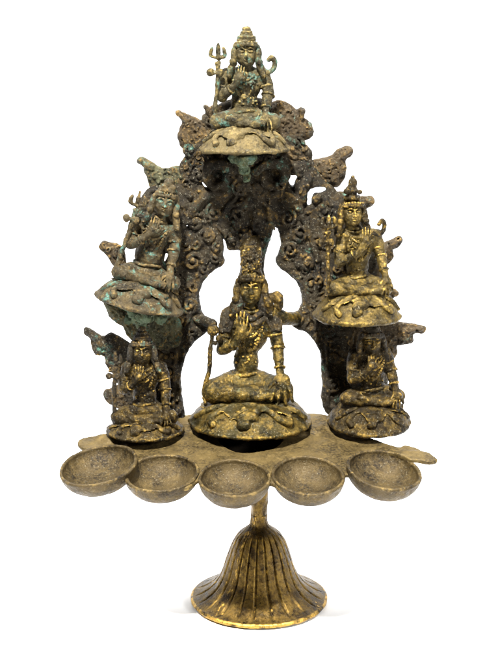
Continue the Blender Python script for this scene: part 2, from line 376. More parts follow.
# curled tips and veins on the lobes
curls = ([(178, 113), (184, 119), (194, 128), (200, 140)], [(182, 135), (190, 146), (198, 152)], [(290, 110), (282, 116), (278, 126)], [(303, 112), (300, 124), (304, 134), (296, 136)],
          [(350, 151), (340, 158), (330, 168), (314, 172)], [(336, 164), (340, 174), (332, 180)], [(141, 161), (152, 170), (168, 178)], [(400, 240), (390, 246), (378, 252)],
          [(422, 329), (408, 331), (395, 336), (384, 345)], [(86, 330), (94, 338), (106, 346), (118, 350)], [(100, 344), (110, 342), (116, 352)], [(108, 392), (118, 396)], [(306, 150), (300, 152), (297, 158), (303, 158)],
          [(206, 107), (212, 118)], [(372, 202), (364, 202), (360, 210)], [(108, 362), (118, 368), (122, 380)])
knobs = ((349, 151, 4.2), (178, 113, 2.6), (302, 111, 3.2), (141, 161, 3.4), (370, 200, 3.8), (398, 240, 3.8), (422, 329, 3.6), (87, 331, 3.2), (108, 394, 4.5), (103, 246, 3.6), (183, 205, 6), (290, 199, 8), (310, 134, 3.5), (308, 153, 4), (297, 166, 5), (284, 158, 5))
for c in knobs: v.ball(w3(c[0], c[1], YS-6), c[2], 3) if c in knobs[10:] else None
# central post rosettes
for i, (px, py, r) in enumerate(((246, 186, 5), (244, 204, 7), (258, 214, 5), (238, 222, 6), (246, 236, 7.5), (262, 232, 5.5), (232, 240, 4.5), (251, 252, 4), (260, 244, 4.5), (252, 262, 5), (243, 168, 7), (236, 160, 8), (252, 158, 7))):
    c = w3(px, py, YS-7); v.ball(c, r*.8, 3)
    for k_ in range(6):
        a = k_*math.pi/3+i; v.ball(c+np.array([math.cos(a)*r*.8, -1.5, math.sin(a)*r*.8]), r*.33, .8)
def scroll(px, py, Rr, turn, a0, r=2.4):
    c = w3(px, py, YS-6.5)
    pts = [c+np.array([Rr*(1-.8*t)*math.cos(a0+turn*t*8.2), -2.6*t, Rr*(1-.8*t)*math.sin(a0+turn*t*8.2)]) for t in np.linspace(0, 1, 18)]
    v.tube(pts, [r*(1-.25*t) for t in np.linspace(0, 1, 18)], 1.0, smooth=False); v.ball(pts[-1], r*1.15, 1)
for (px, py, Rr, tn, a0) in ((196, 222, 9, 1, 1), (184, 244, 9, -1, 2), (193, 262, 9.5, 1, 0), (180, 283, 9, -1, 1), (190, 305, 8.5, 1, 4), (170, 320, 8, -1, 3), (166, 345, 8.5, 1, 1), (168, 372, 8, -1, 2), (164, 398, 8.5, 1, 0), (208, 236, 9, -1, 4), (214, 212, 8.5, 1, 2), (198, 175, 7.5, -1, 1), (192, 150, 8, 1, 2),
        (288, 218, 8.5, -1, 1), (300, 232, 9, 1, 3), (290, 250, 8.5, -1, 4), (308, 262, 8, 1, 2), (318, 240, 8, -1, 0), (312, 284, 8.5, 1, 1), (318, 306, 8.5, -1, 3), (330, 330, 8, 1, 0), (334, 356, 8, -1, 2), (333, 384, 8, 1, 4), (326, 212, 8, 1, 1), (300, 170, 7, -1, 2), (296, 143, 7, 1, 0), (240, 188, 8.5, 1, 2), (258, 190, 8.5, -1, 1), (236, 212, 8, -1, 3), (258, 226, 8, 1, 5)):
    scroll(px, py, Rr, tn, a0)
# dense small foliage relief
rr = random.Random(11); placed = []
allp = [CP]+[wpoly(p, Y) for Y, h_, p in lobes]
tries = 0
while tries < 12000:
    tries += 1; x = rr.uniform(v.lo[0], v.lo[0]+v.n[0]*hs); z = rr.uniform(v.lo[2], v.lo[2]+v.n[2]*hs)
    if min([(x-a)**2+(z-b)**2 for a, b in placed] or [999]) < 6.6**2: continue
    ix = int((x-v.lo[0])/hs); iz = int((z-v.lo[2])/hs)
    if not (0 <= ix < v.n[0] and 0 <= iz < v.n[2]): continue
    colm = v.f[ix, :, iz]; ins = np.where(colm < -2.0)[0]
    if len(ins) == 0: continue
    m_ = int(5/hs)
    if any(not (0 <= ix+a < v.n[0] and 0 <= iz+b < v.n[2]) or v.f[ix+a, :, iz+b].min() > -1.0 for a, b in ((m_, 0), (-m_, 0), (0, m_), (0, -m_))): continue
    y = v.ax[1][ins[0]]-2.0; placed.append((x, z)); y -= rr.uniform(-.8, 1.2); t = rr.random(); a0 = rr.uniform(0, 6.28); R = rr.uniform(3.0, 5.4)
    if t < .28:
        sg = rr.choice((-1, 1)); pts = [(x+R*(1-.62*s/7)*math.cos(a0+sg*s*.75), y-.6-s*.12, z+R*(1-.62*s/7)*math.sin(a0+sg*s*.75)) for s in range(8)]
        v.tube(pts, [1.5]*7+[2.0], .7, smooth=False)
    elif t < .50: v.ball((x, y, z), rr.uniform(1.5, 2.8), 1.0)
    elif t < .93:
        v.ell((x, y, z), (1.7, 1.8, R+1), 1.2, 'u', (0, math.degrees(a0), 0))
    else: v.ball((x, y-1.6, z), rr.uniform(1.2, 2.2), 1.0, 's')
v.rough(((11, .8), (4.5, .6), (2.2, .42)), 31)
screen_ = obj('openwork_screen', v.mesh('openwork_screen'), M_screen, root, rel((0, 0, 0)), label='blackened pierced screen of scrolls and flame lobes')

# flame leaves round the edge, each with its own thickness, ridges parallel to its edge and a curled tip
def flame(Y, half, pts, seed):
    global v
    poly = wpoly(pts, Y); a = np.array(poly); h = .7
    v = Vol((a[:, 0].min()-6, Y-half-9, a[:, 1].min()-6), (a[:, 0].max()+6, Y+half+5, a[:, 1].max()+6), h)
    sd = poly_sd(poly, v.ax[0][:, None], v.ax[2][None, :]).astype(np.float32)[:, None, :]
    yy = v.ax[1][None, :, None]; th = half*.55+np.minimum(-sd, 9)*.33+.75*np.cos(sd*2*math.pi/5.2)*(sd < 0)*.55*(1+lattice_noise((v.n[0], 1, v.n[2]), .7, 12, seed)); rnd = half*.5
    q1 = sd+rnd; q2 = np.abs(yy-Y)-th+rnd
    v.f = (np.sqrt(np.maximum(q1, 0)**2+np.maximum(q2, 0)**2)+np.minimum(np.maximum(q1, q2), 0)-rnd).astype(np.float32)
    from mathutils.geometry import intersect_point_tri_2d
    def inside(px, py):
        x0 = min(p[0] for p in pts)-3; x1 = max(p[0] for p in pts)+3; y0 = min(p[1] for p in pts)-3; y1 = max(p[1] for p in pts)+3
        return x0 < px < x1 and y0 < py < y1
    for c in curls:
        if all(inside(*p) for p in c): v.tube([at(px, py, Y-half*.85) for px, py in c], [2.6]+[1.7]*(len(c)-1), 1.6)
    for c in knobs[:10]:
        if inside(c[0], c[1]): v.ball(at(c[0], c[1], Y-1), c[2]*1.05, 2.5)
    rl = random.Random(seed); P2 = []
    for _ in range(700):
        x = rl.uniform(a[:, 0].min(), a[:, 0].max()); z = rl.uniform(a[:, 1].min(), a[:, 1].max())
        ix = int((x-v.lo[0])/h); iz = int((z-v.lo[2])/h)
        if sd[ix, 0, iz] > -2.6 or min([(x-c[0])**2+(z-c[1])**2 for c in P2] or [99]) < 16: continue
        P2.append((x, z)); yf = Y-min(th[ix, 0, iz], half+3); t = rl.random(); a0 = rl.uniform(0, 6.3); R_ = rl.uniform(2, 3.4)
        if t < .35: v.tube([(x+R_*math.cos(a0+k_*.9)*(1-k_*.1), yf-.3, z+R_*math.sin(a0+k_*.9)*(1-k_*.1)) for k_ in range(6)], [.9]*5+[1.3], .8, smooth=False)
        elif t < .6: v.ball((x, yf, z), rl.uniform(1.1, 1.9), .8)
        else: v.ball((x, yf-.6, z), rl.uniform(1.0, 1.9), .8, 's')
    v.rough(((8, .8), (3.6, .55), (1.9, .32)), seed); return v.mesh('flame_leaf')
for i, (Y, half, p) in enumerate(lobes[:13]):
    obj('flame_leaf', flame(Y, half, p, 100+i), M_lobe if i not in (4, 12, 10) else (M_green if i != 10 else M_screen), screen_, (0, 0, 0), label='green crusted flame leaf' if i in (4, 12) else None)

# ------------------------------------------------------------------ seated figures
def surf_dome(R, H, a, t):          # a = angle round the front (0 = towards the camera), t 0..1 from the rim to the crown
    ph = t*math.pi/2; r = R*.95*math.cos(ph); return np.array([r*math.sin(a), -r*math.cos(a), 1+H*math.sin(ph)])

def pedestal_mesh(R, H, seed):
    v = Vol((-R-5, -R-5, -5), (R+5, R+5, H+6), .75)
    v.ell((0, 0, 0), (R*.95, R*.95, H), 0)
    v.fn(v.lo, v.lo+v.n*.75, lambda X, Y, Z: Z+0*X+0*Y, .5, 's')
    def disc(X, Y, Z):
        q1 = np.sqrt(X*X+Y*Y)-R+1.5; q2 = np.abs(Z-1)-.1
        return np.sqrt(np.maximum(q1, 0)**2+np.maximum(q2, 0)**2)+np.minimum(np.maximum(q1, q2), 0)-1.5
    v.fn(v.lo, v.lo+v.n*.75, disc, 4)
    v.ell((0, 0, -3), (R*.88, R*.88, H*.75), 0, 's')
    v.rough(((14, 1.0), (6, .5), (2.6, .3)), seed); return v.mesh('pedestal')

def pelt_mesh(R, H, seed, big=False):
    rr = random.Random(seed); w = 1.2 if not big else 1.6
    v = Vol((-R-6, -R-8, -3), (R+6, R*.4, H+9), .7)
    def sheet(X, Y, Z):
        Zc = Z-1; k0 = np.sqrt((X/(R*.95))**2+(Y/(R*.95))**2+(Zc/H)**2); k1 = np.sqrt((X/(R*.95)**2)**2+(Y/(R*.95)**2)**2+(Zc/H**2)**2)
        d = k0*(k0-1)/np.maximum(k1, 1e-6); an = np.arctan2(X, -Y)
        edge = H*(.66+.10*np.sin(an*5+seed))
        return np.maximum(np.abs(d)-1.5-.5*np.sin(an*9+Z*.4), np.maximum((edge-Zc)*.9, Y-R*.1))
    v.fn(v.lo, v.lo+v.n*.7, sheet, 0)
    def line(pts, r, k=1.5): v.tube([surf_dome(R, H, a, t) for a, t in pts], [q*w for q in r] if isinstance(r, list) else r*w, k)
    # head of the skin hanging at the front, rounded brow and muzzle
    j = rr.uniform(-.12, .12)
    hx = j-.12
    p = surf_dome(R, H, hx, .40); v.ell(p, (7.0*w, 3.2*w, 4.4*w), 2.5); p = surf_dome(R, H, hx-.07, .25); v.ell(p, (4.6*w, 2.8*w, 3.4*w), 3)
    for s in (-1, 1): v.ell(surf_dome(R*1.02, H*1.05, hx+s*.19, .50), (2.6*w, 1.4*w, 1.6*w), 1.2)
    # limbs and scalloped edge of the skin
    line([(hx-.1, .55), (-.45, .62), (-.72, .50), (-.82, .30), (-.70, .20)], [3, 2.6, 2.4, 2.4, 2.8])
    line([(hx+.15, .50), (.30, .60), (.48, .50), (.60, .30), (.74, .22), (.84, .32)], [3, 2.8, 2.4, 2.4, 2.8, 2.2])
    line([(-1.25, .22), (-1.05, .42), (-.85, .60)], [2, 2.4, 2]); line([(1.25, .18), (1.12, .40), (.92, .60)], [2, 2.4, 2])
    line([(-1.5, .68), (-1.0, .74), (-.5, .72), (0, .70), (.5, .72), (1.0, .74), (1.5, .68)], 2.2, 2)
    v.rough(((7, .45), (3, .3), (1.7, .18)), seed+5); return v.mesh('animal_skin')

STD = dict(R=44, H=24, lo=(-44, -32, 14), hi=(44, 20, 132), z0=0,
    pelvis=((0, 0, 31), (18, 13, 9)), waist=((0, -1, 45), (12.5, 9, 13)), chest=((0, -1, 62), (16.5, 10, 14)),
    shl=(-17, 0, 71), shr=(18, 0, 71), elL=(-21, -7, 51), wrL=(-10, -15, 60), palm=(-4, -17, 69), psz=(4.8, 2.2, 5.4), ftop=(-3, -17.5, 80),
    elR=(23, -4, 54), wrR=(20.5, -13, 39), handR=(21, -18, 31), hsz=(5.6, 3.2, 5.8), fdn=-11, fan=.25,
    head=(2, -5, 91.5), hr=(10, 9.8, 13.2), knL=(-25, -12, 28), knR=(27, -11, 28), kr=7.4, arm=6.0, crown=1.0)
CEN = dict(R=63.5, H=28, lo=(-62, -48, 16), hi=(58, 26, 182), z0=0,
    pelvis=((-4, 0, 40), (25, 17, 12)), waist=((-4, -1, 64), (13, 9.5, 20)), chest=((-1, -1, 95), (20, 12, 22)),
    shl=(-20, 0, 110), shr=(21, 0, 109), elL=(-28, -8, 78), wrL=(-15, -18, 86), palm=(-8, -20, 99), psz=(6.4, 2.8, 9), ftop=(-6, -21, 119),
    elR=(28, -4, 82), wrR=(30, -15, 57), handR=(32, -20, 46), hsz=(9.5, 5.5, 10), fdn=-17, fan=.36,
    head=(1, -5, 141), hr=(12.0, 11.6, 17), knL=(-36, -15, 36), knR=(32, -13, 36), kr=12.6, arm=7.2, crown=1.25)

def figure_mesh(K, seed, h=.62):
    v = Vol(K['lo'], K['hi'], h); q = K['crown']; A = K['arm']; hd = np.array(K['head'], float); hr = K['hr']
    for n in ('pelvis', 'waist', 'chest'): v.ell(K[n][0], K[n][1], 5)
    sl, sr = np.array(K['shl'], float), np.array(K['shr'], float)
    v.tube([sl, (sl+sr)/2+np.array([0, 0, 2.0]), sr], [A*.98, A*1.1, A*.98], 4)
    v.tube([(hd[0], 0, sl[2]+2), (hd[0], hd[1]+1.5, hd[2]-hr[2]*.6)], [6*q, 5*q], 3)
    # legs, folded
    pz = K['pelvis'][0]; kr = K['kr']; kl, kR = np.array(K['knL'], float), np.array(K['knR'], float)
    v.tube([(pz[0]-9*q, 0, pz[2]), kl], [kr*1.15, kr], 3, smooth=False); v.tube([(pz[0]+9*q, 0, pz[2]), kR], [kr*1.15, kr], 3, smooth=False)
    mid = (kl+kR)/2
    v.tube([kl, (kl+mid)/2+np.array([0, -6, -1]), mid+np.array([9*q, -12, -2])], [kr*.95, kr*.78, kr*.5], 2.5)
    v.tube([kR, (kR+mid)/2+np.array([0, -5, -1]), mid+np.array([-9*q, -9, 1])], [kr*.95, kr*.75, kr*.5], 2.5)
    ft = mid+np.array([13*q, -13, -1]); v.ell(ft, (8*q, 3.6*q, 3.8*q), 1.5, 'u', (0, -12, 0))
    for t in range(5): v.ball(ft+np.array([7.2*q-t*.5, -2.2, 2.4-t*1.3]), 1.05*q, .6)
    ft = mid+np.array([-12*q, -10, 3]); v.ell(ft, (7*q, 3.2*q, 3.4*q), 1.5, 'u', (0, 10, 0))
    # garment folds over shins and thighs
    for s, kk in ((-1, kl), (1, kR)):
        for t in range(4):
            c = kk*(1-.19*t)+mid*(.19*t); dz = kr*.9
            v.tube([c+np.array([s*2, -2, dz]), c+np.array([0, -kr*.82-2*t*.4, dz*.3]), c+np.array([-s*2, -kr*.8-2.2*t*.6, -dz*.45])], .75*q, .9)
    # raised arm with open palm
    el, wr, pm = (np.array(K[n], float) for n in ('elL', 'wrL', 'palm'))
    v.tube([sl, (sl+el)/2+np.array([-1, 0, 0]), el], [A*1.05, A*.98, A*.85], 2, smooth=False)
    v.tube([el, (el+wr)/2+np.array([0, -.5, -.5]), wr], [A*.86, A*.78, A*.52], 1.5)
    v.tube([wr, pm], [A*.52, A*.6], 1.5, smooth=False)
    ps = K['psz']; v.ell(pm, ps, 1.4)
    top = np.array(K['ftop'], float); wd = ps[0]; fl = (.86, 1.0, .95, .76)
    for i in range(4):
        x = (i-1.5)/1.5*wd*.78; b0 = pm+np.array([x*.9, -.4, ps[2]*.55]); L = (top[2]-b0[2])*fl[i]
        e = b0+np.array([x*.22+.4, 1.2, L]); m_ = (b0+e)/2+np.array([0, -.7, 0])
        v.tube([b0, m_, e], [wd*.235, wd*.225, wd*.17], .35)
    v.tube([pm+np.array([wd*.7, -.5, -ps[2]*.35]), pm+np.array([wd*1.35, -1.5, ps[2]*.25]), pm+np.array([wd*1.3, -2, ps[2]*.85])], [wd*.3, wd*.26, wd*.2], .6)
    # lowered arm with the hand over the knee
    el, wr, hn = (np.array(K[n], float) for n in ('elR', 'wrR', 'handR'))
    v.tube([sr, (sr+el)/2+np.array([1, 0, 0]), el], [A*1.05, A*.98, A*.86], 2, smooth=False)
    v.tube([el, (el+wr)/2+np.array([0, -.5, 0]), wr], [A*.86, A*.8, A*.55], 1.5)
    v.tube([wr, hn], [A*.55, A*.7], 1.5, smooth=False); hz = K['hsz']; v.ell(hn, hz, 1.4, 'u', (-20, 0, 0))
    for i in range(4):
        x = (i-1.5)/1.5*hz[0]*.8; b0 = hn+np.array([x*.85, -hz[1]*.55, -hz[2]*.35]); L = K['fdn']*(.82, .98, 1., .84)[i]
        e = b0+np.array([x*K['fan']*1.6, -2.2, L]); m_ = (b0+e)/2+np.array([x*.1, -1.6, 0]); v.tube([b0, m_, e], [hz[0]*.23, hz[0]*.22, hz[0]*.16], .35)
    v.tube([hn+np.array([-hz[0]*.7, -1.5, hz[2]*.2]), hn+np.array([-hz[0]*1.25, -3, -hz[2]*.4]), hn+np.array([-hz[0]*1.15, -4, -hz[2]*1.1])], [hz[0]*.28, hz[0]*.25, hz[0]*.18], .6)
    # head and face
    a, b, c = hr
    v.ell(hd, hr, 1); v.ell(hd+np.array([0, -b*.22, -c*.48]), (a*.72, b*.68, c*.5), 3)
    for s in (-1, 1):
        v.ell(hd+np.array([s*a*.42, -b*.93, c*.12]), (a*.27, b*.22, c*.15), 1.2, 's')
        v.ell(hd+np.array([s*a*.42, -b*.80, c*.10]), (a*.25, b*.16, c*.105), .5)
        v.tube([hd+np.array([s*a*.14, -b*1.0, c*.27]), hd+np.array([s*a*.42, -b*.97, c*.36]), hd+np.array([s*a*.72, -b*.74, c*.25])], [.7*q, .8*q, .6*q], .8)
        v.tube([hd+np.array([s*a*.18, -b*.93, c*.09]), hd+np.array([s*a*.42, -b*.96, c*.03]), hd+np.array([s*a*.66, -b*.78, c*.08])], .42*q, .3)
        v.ell(hd+np.array([s*a*1.0, 0, -c*.05]), (a*.14, b*.3, c*.36), 1)
        v.ell(hd+np.array([s*a*.45, -b*.72, -c*.25]), (a*.3, b*.2, c*.2), 2)
    v.tube([hd+np.array([0, -b*.98, c*.26]), hd+np.array([0, -b*1.14, -c*.02]), hd+np.array([0, -b*1.24, -c*.16])], [.9*q, 1.1*q, 1.5*q], 1)
    for s in (-1, 1): v.ball(hd+np.array([s*a*.16, -b*1.08, -c*.18]), 1.0*q, .7)
    v.tube([hd+np.array([-a*.32, -b*.90, -c*.38]), hd+np.array([0, -b*1.05, -c*.36]), hd+np.array([a*.32, -b*.90, -c*.38])], [.5*q, .85*q, .5*q], .4)
    v.tube([hd+np.array([-a*.22, -b*.90, -c*.48]), hd+np.array([0, -b*1.02, -c*.50]), hd+np.array([a*.22, -b*.90, -c*.48])], [.5*q, .85*q, .5*q], .4)
    v.ball(hd+np.array([0, -b*.80, -c*.76]), 2.0*q, 1.5)
    v.ell(hd+np.array([0, -b*1.0, c*.48]), (.8*q, .7*q, 1.9*q), .5)
    v.rough(((9, .6), (4, .45), (2.1, .32)), seed); return v.mesh('seated_figure')

def hair_mesh(K, seed, style):
    hd = np.array(K['head'], float); a, b, c = K['hr']; q = K['crown']
    v = Vol((hd[0]-26*q, -24*q, hd[2]-34*q), (hd[0]+26*q, 18, K['hi'][2]+8), .62)
    v.ell(hd+np.array([0, b*.35, c*.12]), (a*1.16, b*.98, c*1.08), 1)
    v.ell(hd+np.array([0, -b*.55, -c*.1]), (a*.86, b*.75, c*.86), 1, 's')
    v.tube([hd+np.array([a*1.02*math.sin(t), -b*1.0*math.cos(t), c*(.62-.14*abs(math.sin(t)))]) for t in np.linspace(-1.6, 1.6, 13)], 1.7*q, .8)
    for t in np.linspace(-1.4, 1.4, 11): v.ball(hd+np.array([a*1.0*math.sin(t), -b*1.02*math.cos(t), c*(.80-.14*abs(math.sin(t)))]), 1.45*q, .8)
    for s in (-1, 1):   # ropes of hair over ears and shoulders
        pts = [hd+np.array([s*a*1.02, -1, c*.4]), hd+np.array([s*a*1.16, -2, -c*.1]), hd+np.array([s*a*1.18, -2, -c*.7]), hd+np.array([s*a*1.45, -3, -c*1.15]), hd+np.array([s*a*1.6, -4.5, -c*1.6])]
        v.tube(pts, [2.8*q, 3.3*q, 3.4*q, 3.4*q, 2.4*q], 1.0)
        for i in range(9):
            t = i/8*3.99; k_ = int(t); p = pts[k_]*(1-t+k_)+pts[min(k_+1, 4)]*(t-k_); v.ball(p+np.array([s*.8, -2.0, 0]), 1.35*q, .5)
        v.ball(hd+np.array([s*a*1.28, -5*q, -c*.62]), 3.0*q, .8)
    top = hd+np.array([0, b*.05, c*.9])
    if style == 'knot':
        v.ell(top+np.array([0, 0, 0]), (9.2*q, 8.2*q, 4.0*q), 1.2); v.ring(top+np.array([0, 0, 2.6*q]), 7.2*q, 1.5*q, .6); v.ell(top+np.array([0, 0, 5*q]), (6.4*q, 5.8*q, 3.8*q), 1.2)
        v.ring(top+np.array([0, 0, 7*q]), 4.8*q, 1.2*q, .5); v.ell(top+np.array([0, 0, 10*q]), (4.4*q, 4.2*q, 3.0*q), 1)
    elif style == 'tall':
        v.ell(top+np.array([0, 0, 2]), (8.5, 8, 4), 1.2); v.ell(top+np.array([-1, 0, 9]), (6.2, 5.6, 6), 1.2); v.ring(top+np.array([-1, 0, 9]), 6, 1.2, .5); v.ell(top+np.array([0, 0, 16]), (4.6, 4.2, 6), 1.2); v.ball(top+np.array([0, 0, 22]), 2.2, 1)
        v.ball(top+np.array([-7, -5, 9]), 3, 1); v.ball(top+np.array([6, -5, 8]), 2.4, 1)
    elif style == 'cap':
        v.ell(top+np.array([0, 0, 0]), (9.5, 8.5, 4.5), 1.5); v.ball(top+np.array([-4, -4, 4]), 3.2, 1); v.ball(top+np.array([4, -4, 4]), 3.2, 1); v.ell(top+np.array([0, 0, 7]), (5, 5, 5), 1)
    elif style == 'column':
        v.tube([top+np.array([0, 5, -10]), top+np.array([0, 8, 3]), top+np.array([0, 14, 14]), top+np.array([0, 27, 28])], [11.5, 10.0, 11.2, 11], 2, smooth=False)
        for i in range(60):
            a = seed*i*2.4; zz = 3+(i*7.3) % 20; v.ball(top+np.array([10.2*math.sin(a), 7+.4*zz-10.4*abs(math.cos(a)), zz]), 1.2+.6*math.sin(i), 1)
        for i, (dx, dz, r) in enumerate(((0, 4, 3.8), (-6, 9, 3), (6, 9, 3), (0, 13, 3.8), (-7, 2, 2.6), (7, 1, 2.6), (-6, 17, 3), (6, 17, 3))):
            cc = top+np.array([dx, -5.6+.45*dz+abs(dx)*.35, dz]); v.ball(cc, r*.7, 1)
            for k_ in range(5): v.ball(cc+np.array([math.cos(k_*1.257+i)*r*.8, -.6, math.sin(k_*1.257+i)*r*.8]), r*.36, .4)
        v.tube([hd+np.array([12, 2, -c*.9]), hd+np.array([26, 0, -c*.55]), hd+np.array([28, 0, -c*1.1])], [5, 5.5, 5], 2); v.ball(hd+np.array([18, -7, -c*.85]), 5, 1.2)
    v.rough(((6, .5), (3, .42), (1.7, .25)), seed+3); return v.mesh('hair_crown')

def jewel_mesh(K, seed):
    c, r = K['chest']; w, wr_ = K['waist']; q = K['crown']; v = Vol((K['lo'][0], K['lo'][1], 26), (K['hi'][0], K['hi'][1], K['shl'][2]+12), .6)
    def front(x, z):
        y = 0
        for cc, rr_ in ((c, r), (w, wr_)):
            s = 1-((x-cc[0])/rr_[0])**2-((z-cc[2])/rr_[2])**2
            if s > 0.05: y = min(y, cc[1]-rr_[1]*math.sqrt(s))
        return y
    for (dep, wd, br) in ((.12, .55, 1.8), (.45, .68, 1.4), (.9, .86, 1.3), (1.6, .78, 1.6)):
        for i in range(int(15+dep*8)):
            t = -1+2*i/(14+int(dep*8)); x = c[0]+t*r[0]*wd; z = c[2]+r[2]*.75-(1-t*t)*r[2]*dep; y = front(x, z)
            if y < 0: v.ball((x, y-.4, z), br*q*.85, .3)
    rj = random.Random(seed+77); hn = np.array(K['head'], float)-np.array([0, 0, K['hr'][2]*.98])
    for rr_, dz in ((5.6, -1.5), (7.6, -4.5)):
        v.tube([(hn[0]*(.6)+rr_*q*math.sin(t), -1-rr_*.95*q*math.cos(t), hn[2]+dz*q-1.6*q*math.cos(t)) for t in np.linspace(-3.14, 3.14, 25)], 1.5*q, .6, smooth=False)
    for i in range(46):
        x = c[0]+rj.uniform(-.8, .8)*r[0]; z = c[2]+rj.uniform(-1.5, .8)*r[2]; y = front(x, z)
        if y < 0: v.ball((x, y+.1, z), rj.uniform(.8, 1.3)*q, .5)
    z = c[2]-r[2]*.8; v.ell((c[0], front(c[0], z)-1, z), (2.8*q, 1.6, 2.8*q), .6)
    z = w[2]-wr_[2]*.62; v.tube([(w[0]+(wr_[0]*1.02)*math.sin(t), w[1]-(wr_[1]*1.05)*math.cos(t), z+.8*math.sin(t*3)) for t in np.linspace(-3.14, 3.14, 33)], 1.6*q, .6, smooth=False)
    for (a_, b_, f_) in (('shl', 'elL', .62), ('shr', 'elR', .62), ('elR', 'wrR', .86), ('elL', 'wrL', .8), ('elR', 'wrR', .12)):
        A_ = np.array(K[a_], float); B_ = np.array(K[b_], float); p = A_*(1-f_)+B_*f_; d = (B_-A_)/np.linalg.norm(B_-A_)
        n1 = np.cross(d, (0, 1, 0)); n1 /= np.linalg.norm(n1); n2 = np.cross(d, n1); R = K['arm']*(.92 if f_ < .8 else .68)
        v.tube([p+n1*R*math.cos(t)+n2*R*math.sin(t) for t in np.linspace(0, 6.2832, 19)], 1.15*q, .4, smooth=False)
    v.rough(((4, .4), (1.7, .3)), seed+9); return v.mesh('jewellery')

def shawl_mesh(K, seed):
    hd = np.array(K['head'], float); a, b, c = K['hr']; v = Vol(K['lo'], K['hi'], .7)
    for s, sh, el in ((-1, 'shl', 'elL'), (1, 'shr', 'elR')):
        S_ = np.array(K[sh], float); E_ = np.array(K[el], float)
        for k_ in range(4):
            o = np.array([s*(k_-1.5)*3.0, -3.5-1.2*k_ if k_ < 3 else -3, 0])
            p = [hd+np.array([s*a*.95, 1, -c*.35])+o*.35, hd+np.array([s*a*1.1, 0, -c*.95])+o*.6, (hd+np.array([s*a*1.2, 0, -c*1.2])+S_+np.array([0, 0, 4]))/2+o*.8, S_+np.array([s*1, -1, 3])+o, S_*.55+E_*.45+np.array([s*2.5, -2, 2])+o*.9]
            v.tube(p, [3.2, 4.0, 4.6, 4.2, 2.4], 1.2)
    v.tube([(hd[0]-10, -7, K['shl'][2]+7), (hd[0], -13, K['shl'][2]+1), (hd[0]+10, -8, K['shr'][2]+7)], [3, 3.2, 3], 1.5)
    v.tube([(hd[0]-13, -8, K['shl'][2]+1), (hd[0], -14.5, K['shl'][2]-6), (hd[0]+13, -9, K['shr'][2]+1)], [2.2, 2.4, 2.2], 1.2)
    v.rough(((6, .7), (3, .6), (1.8, .35)), seed+61); return v.mesh('shawl')

def trident_mesh(pts, r, head, seed, q=1.0, prongs=True):
    P = np.array([p for p in pts]+[head]); v = Vol(P.min(0)-14*q, P.max(0)+24*q, .55)
    v.tube(pts+[head], r, .5); h0 = np.array(head, float)
    if prongs:
        v.ell(h0, (3.2*q, 2.6*q, 2.4*q), .8); v.ell(h0+np.array([0, 0, 5*q]), (4.4*q, 2.4*q, 2.2*q), .8)
        v.tube([h0+np.array([0, 0, 4*q]), h0+np.array([.3*q, -.5, 11*q]), h0+np.array([.4*q, -1, 18*q])], [1.8*q, 2.4*q, .8*q], .6)
        for s in (-1, 1): v.tube([h0+np.array([s*2*q, 0, 5*q]), h0+np.array([s*6.6*q, -.5, 7*q]), h0+np.array([s*6.0*q, -1, 12*q]), h0+np.array([s*5.2*q, -1, 15*q])], [1.7*q, 1.9*q, 1.8*q, .7*q], .6)
        d = h0+np.array([-2*q, -2, -9*q])   # little drum tied to the shaft
        v.ell(d+np.array([-5*q, 0, .5]), (3.6*q, 3.6*q, 3.9*q), .8); v.ell(d+np.array([4.5*q, 0, 0]), (3.2*q, 3.2*q, 3.6*q), .8); v.tube([d+np.array([-5*q, 0, .5]), d+np.array([4.5*q, 0, 0])], 2*q, .6)
    else:
        v.ball(h0, 6.0, 1); v.ball(h0+np.array([6, -1, -8]), 3.6, 1); v.ball(h0+np.array([2, -1, -13]), 2.6, .8)
    v.rough(((5, .6), (2, .45)), seed+21); return v.mesh('trident')

def snake_mesh(pts, rs, seed):
    P = np.array(pts); v = Vol(P.min(0)-8, P.max(0)+8, .55); v.tube(pts, rs, .5); v.rough(((4, .4), (1.8, .25)), seed+31); return v.mesh('snake')

def deity(K, px, py, Y, sc, rot, mats, style, seed, label, trid, snake=None):
    p = at(px, py, Y); body = obj('seated_figure', figure_mesh(K, seed), mats[0], root, rel(p), rot, sc, label)
    obj('pedestal', pedestal_mesh(K['R'], K['H'], seed), mats[1], body)
    obj('animal_skin', pelt_mesh(K['R'], K['H'], seed, K['R'] > 50), mats[1], body)
    obj('hair_crown', hair_mesh(K, seed, style), mats[2], body)
    obj('jewellery', jewel_mesh(K, seed), mats[0], body)
    if K['R'] > 50: obj('shawl', shawl_mesh(K, seed), M_screen, body)
    if trid: obj('trident' if trid[3] else 'staff', trident_mesh(trid[0], trid[1], trid[2], seed, 1.0, trid[3]), mats[2], body)
    if snake: obj('snake', snake_mesh(snake[0], snake[1], seed), mats[2], body)
    return body

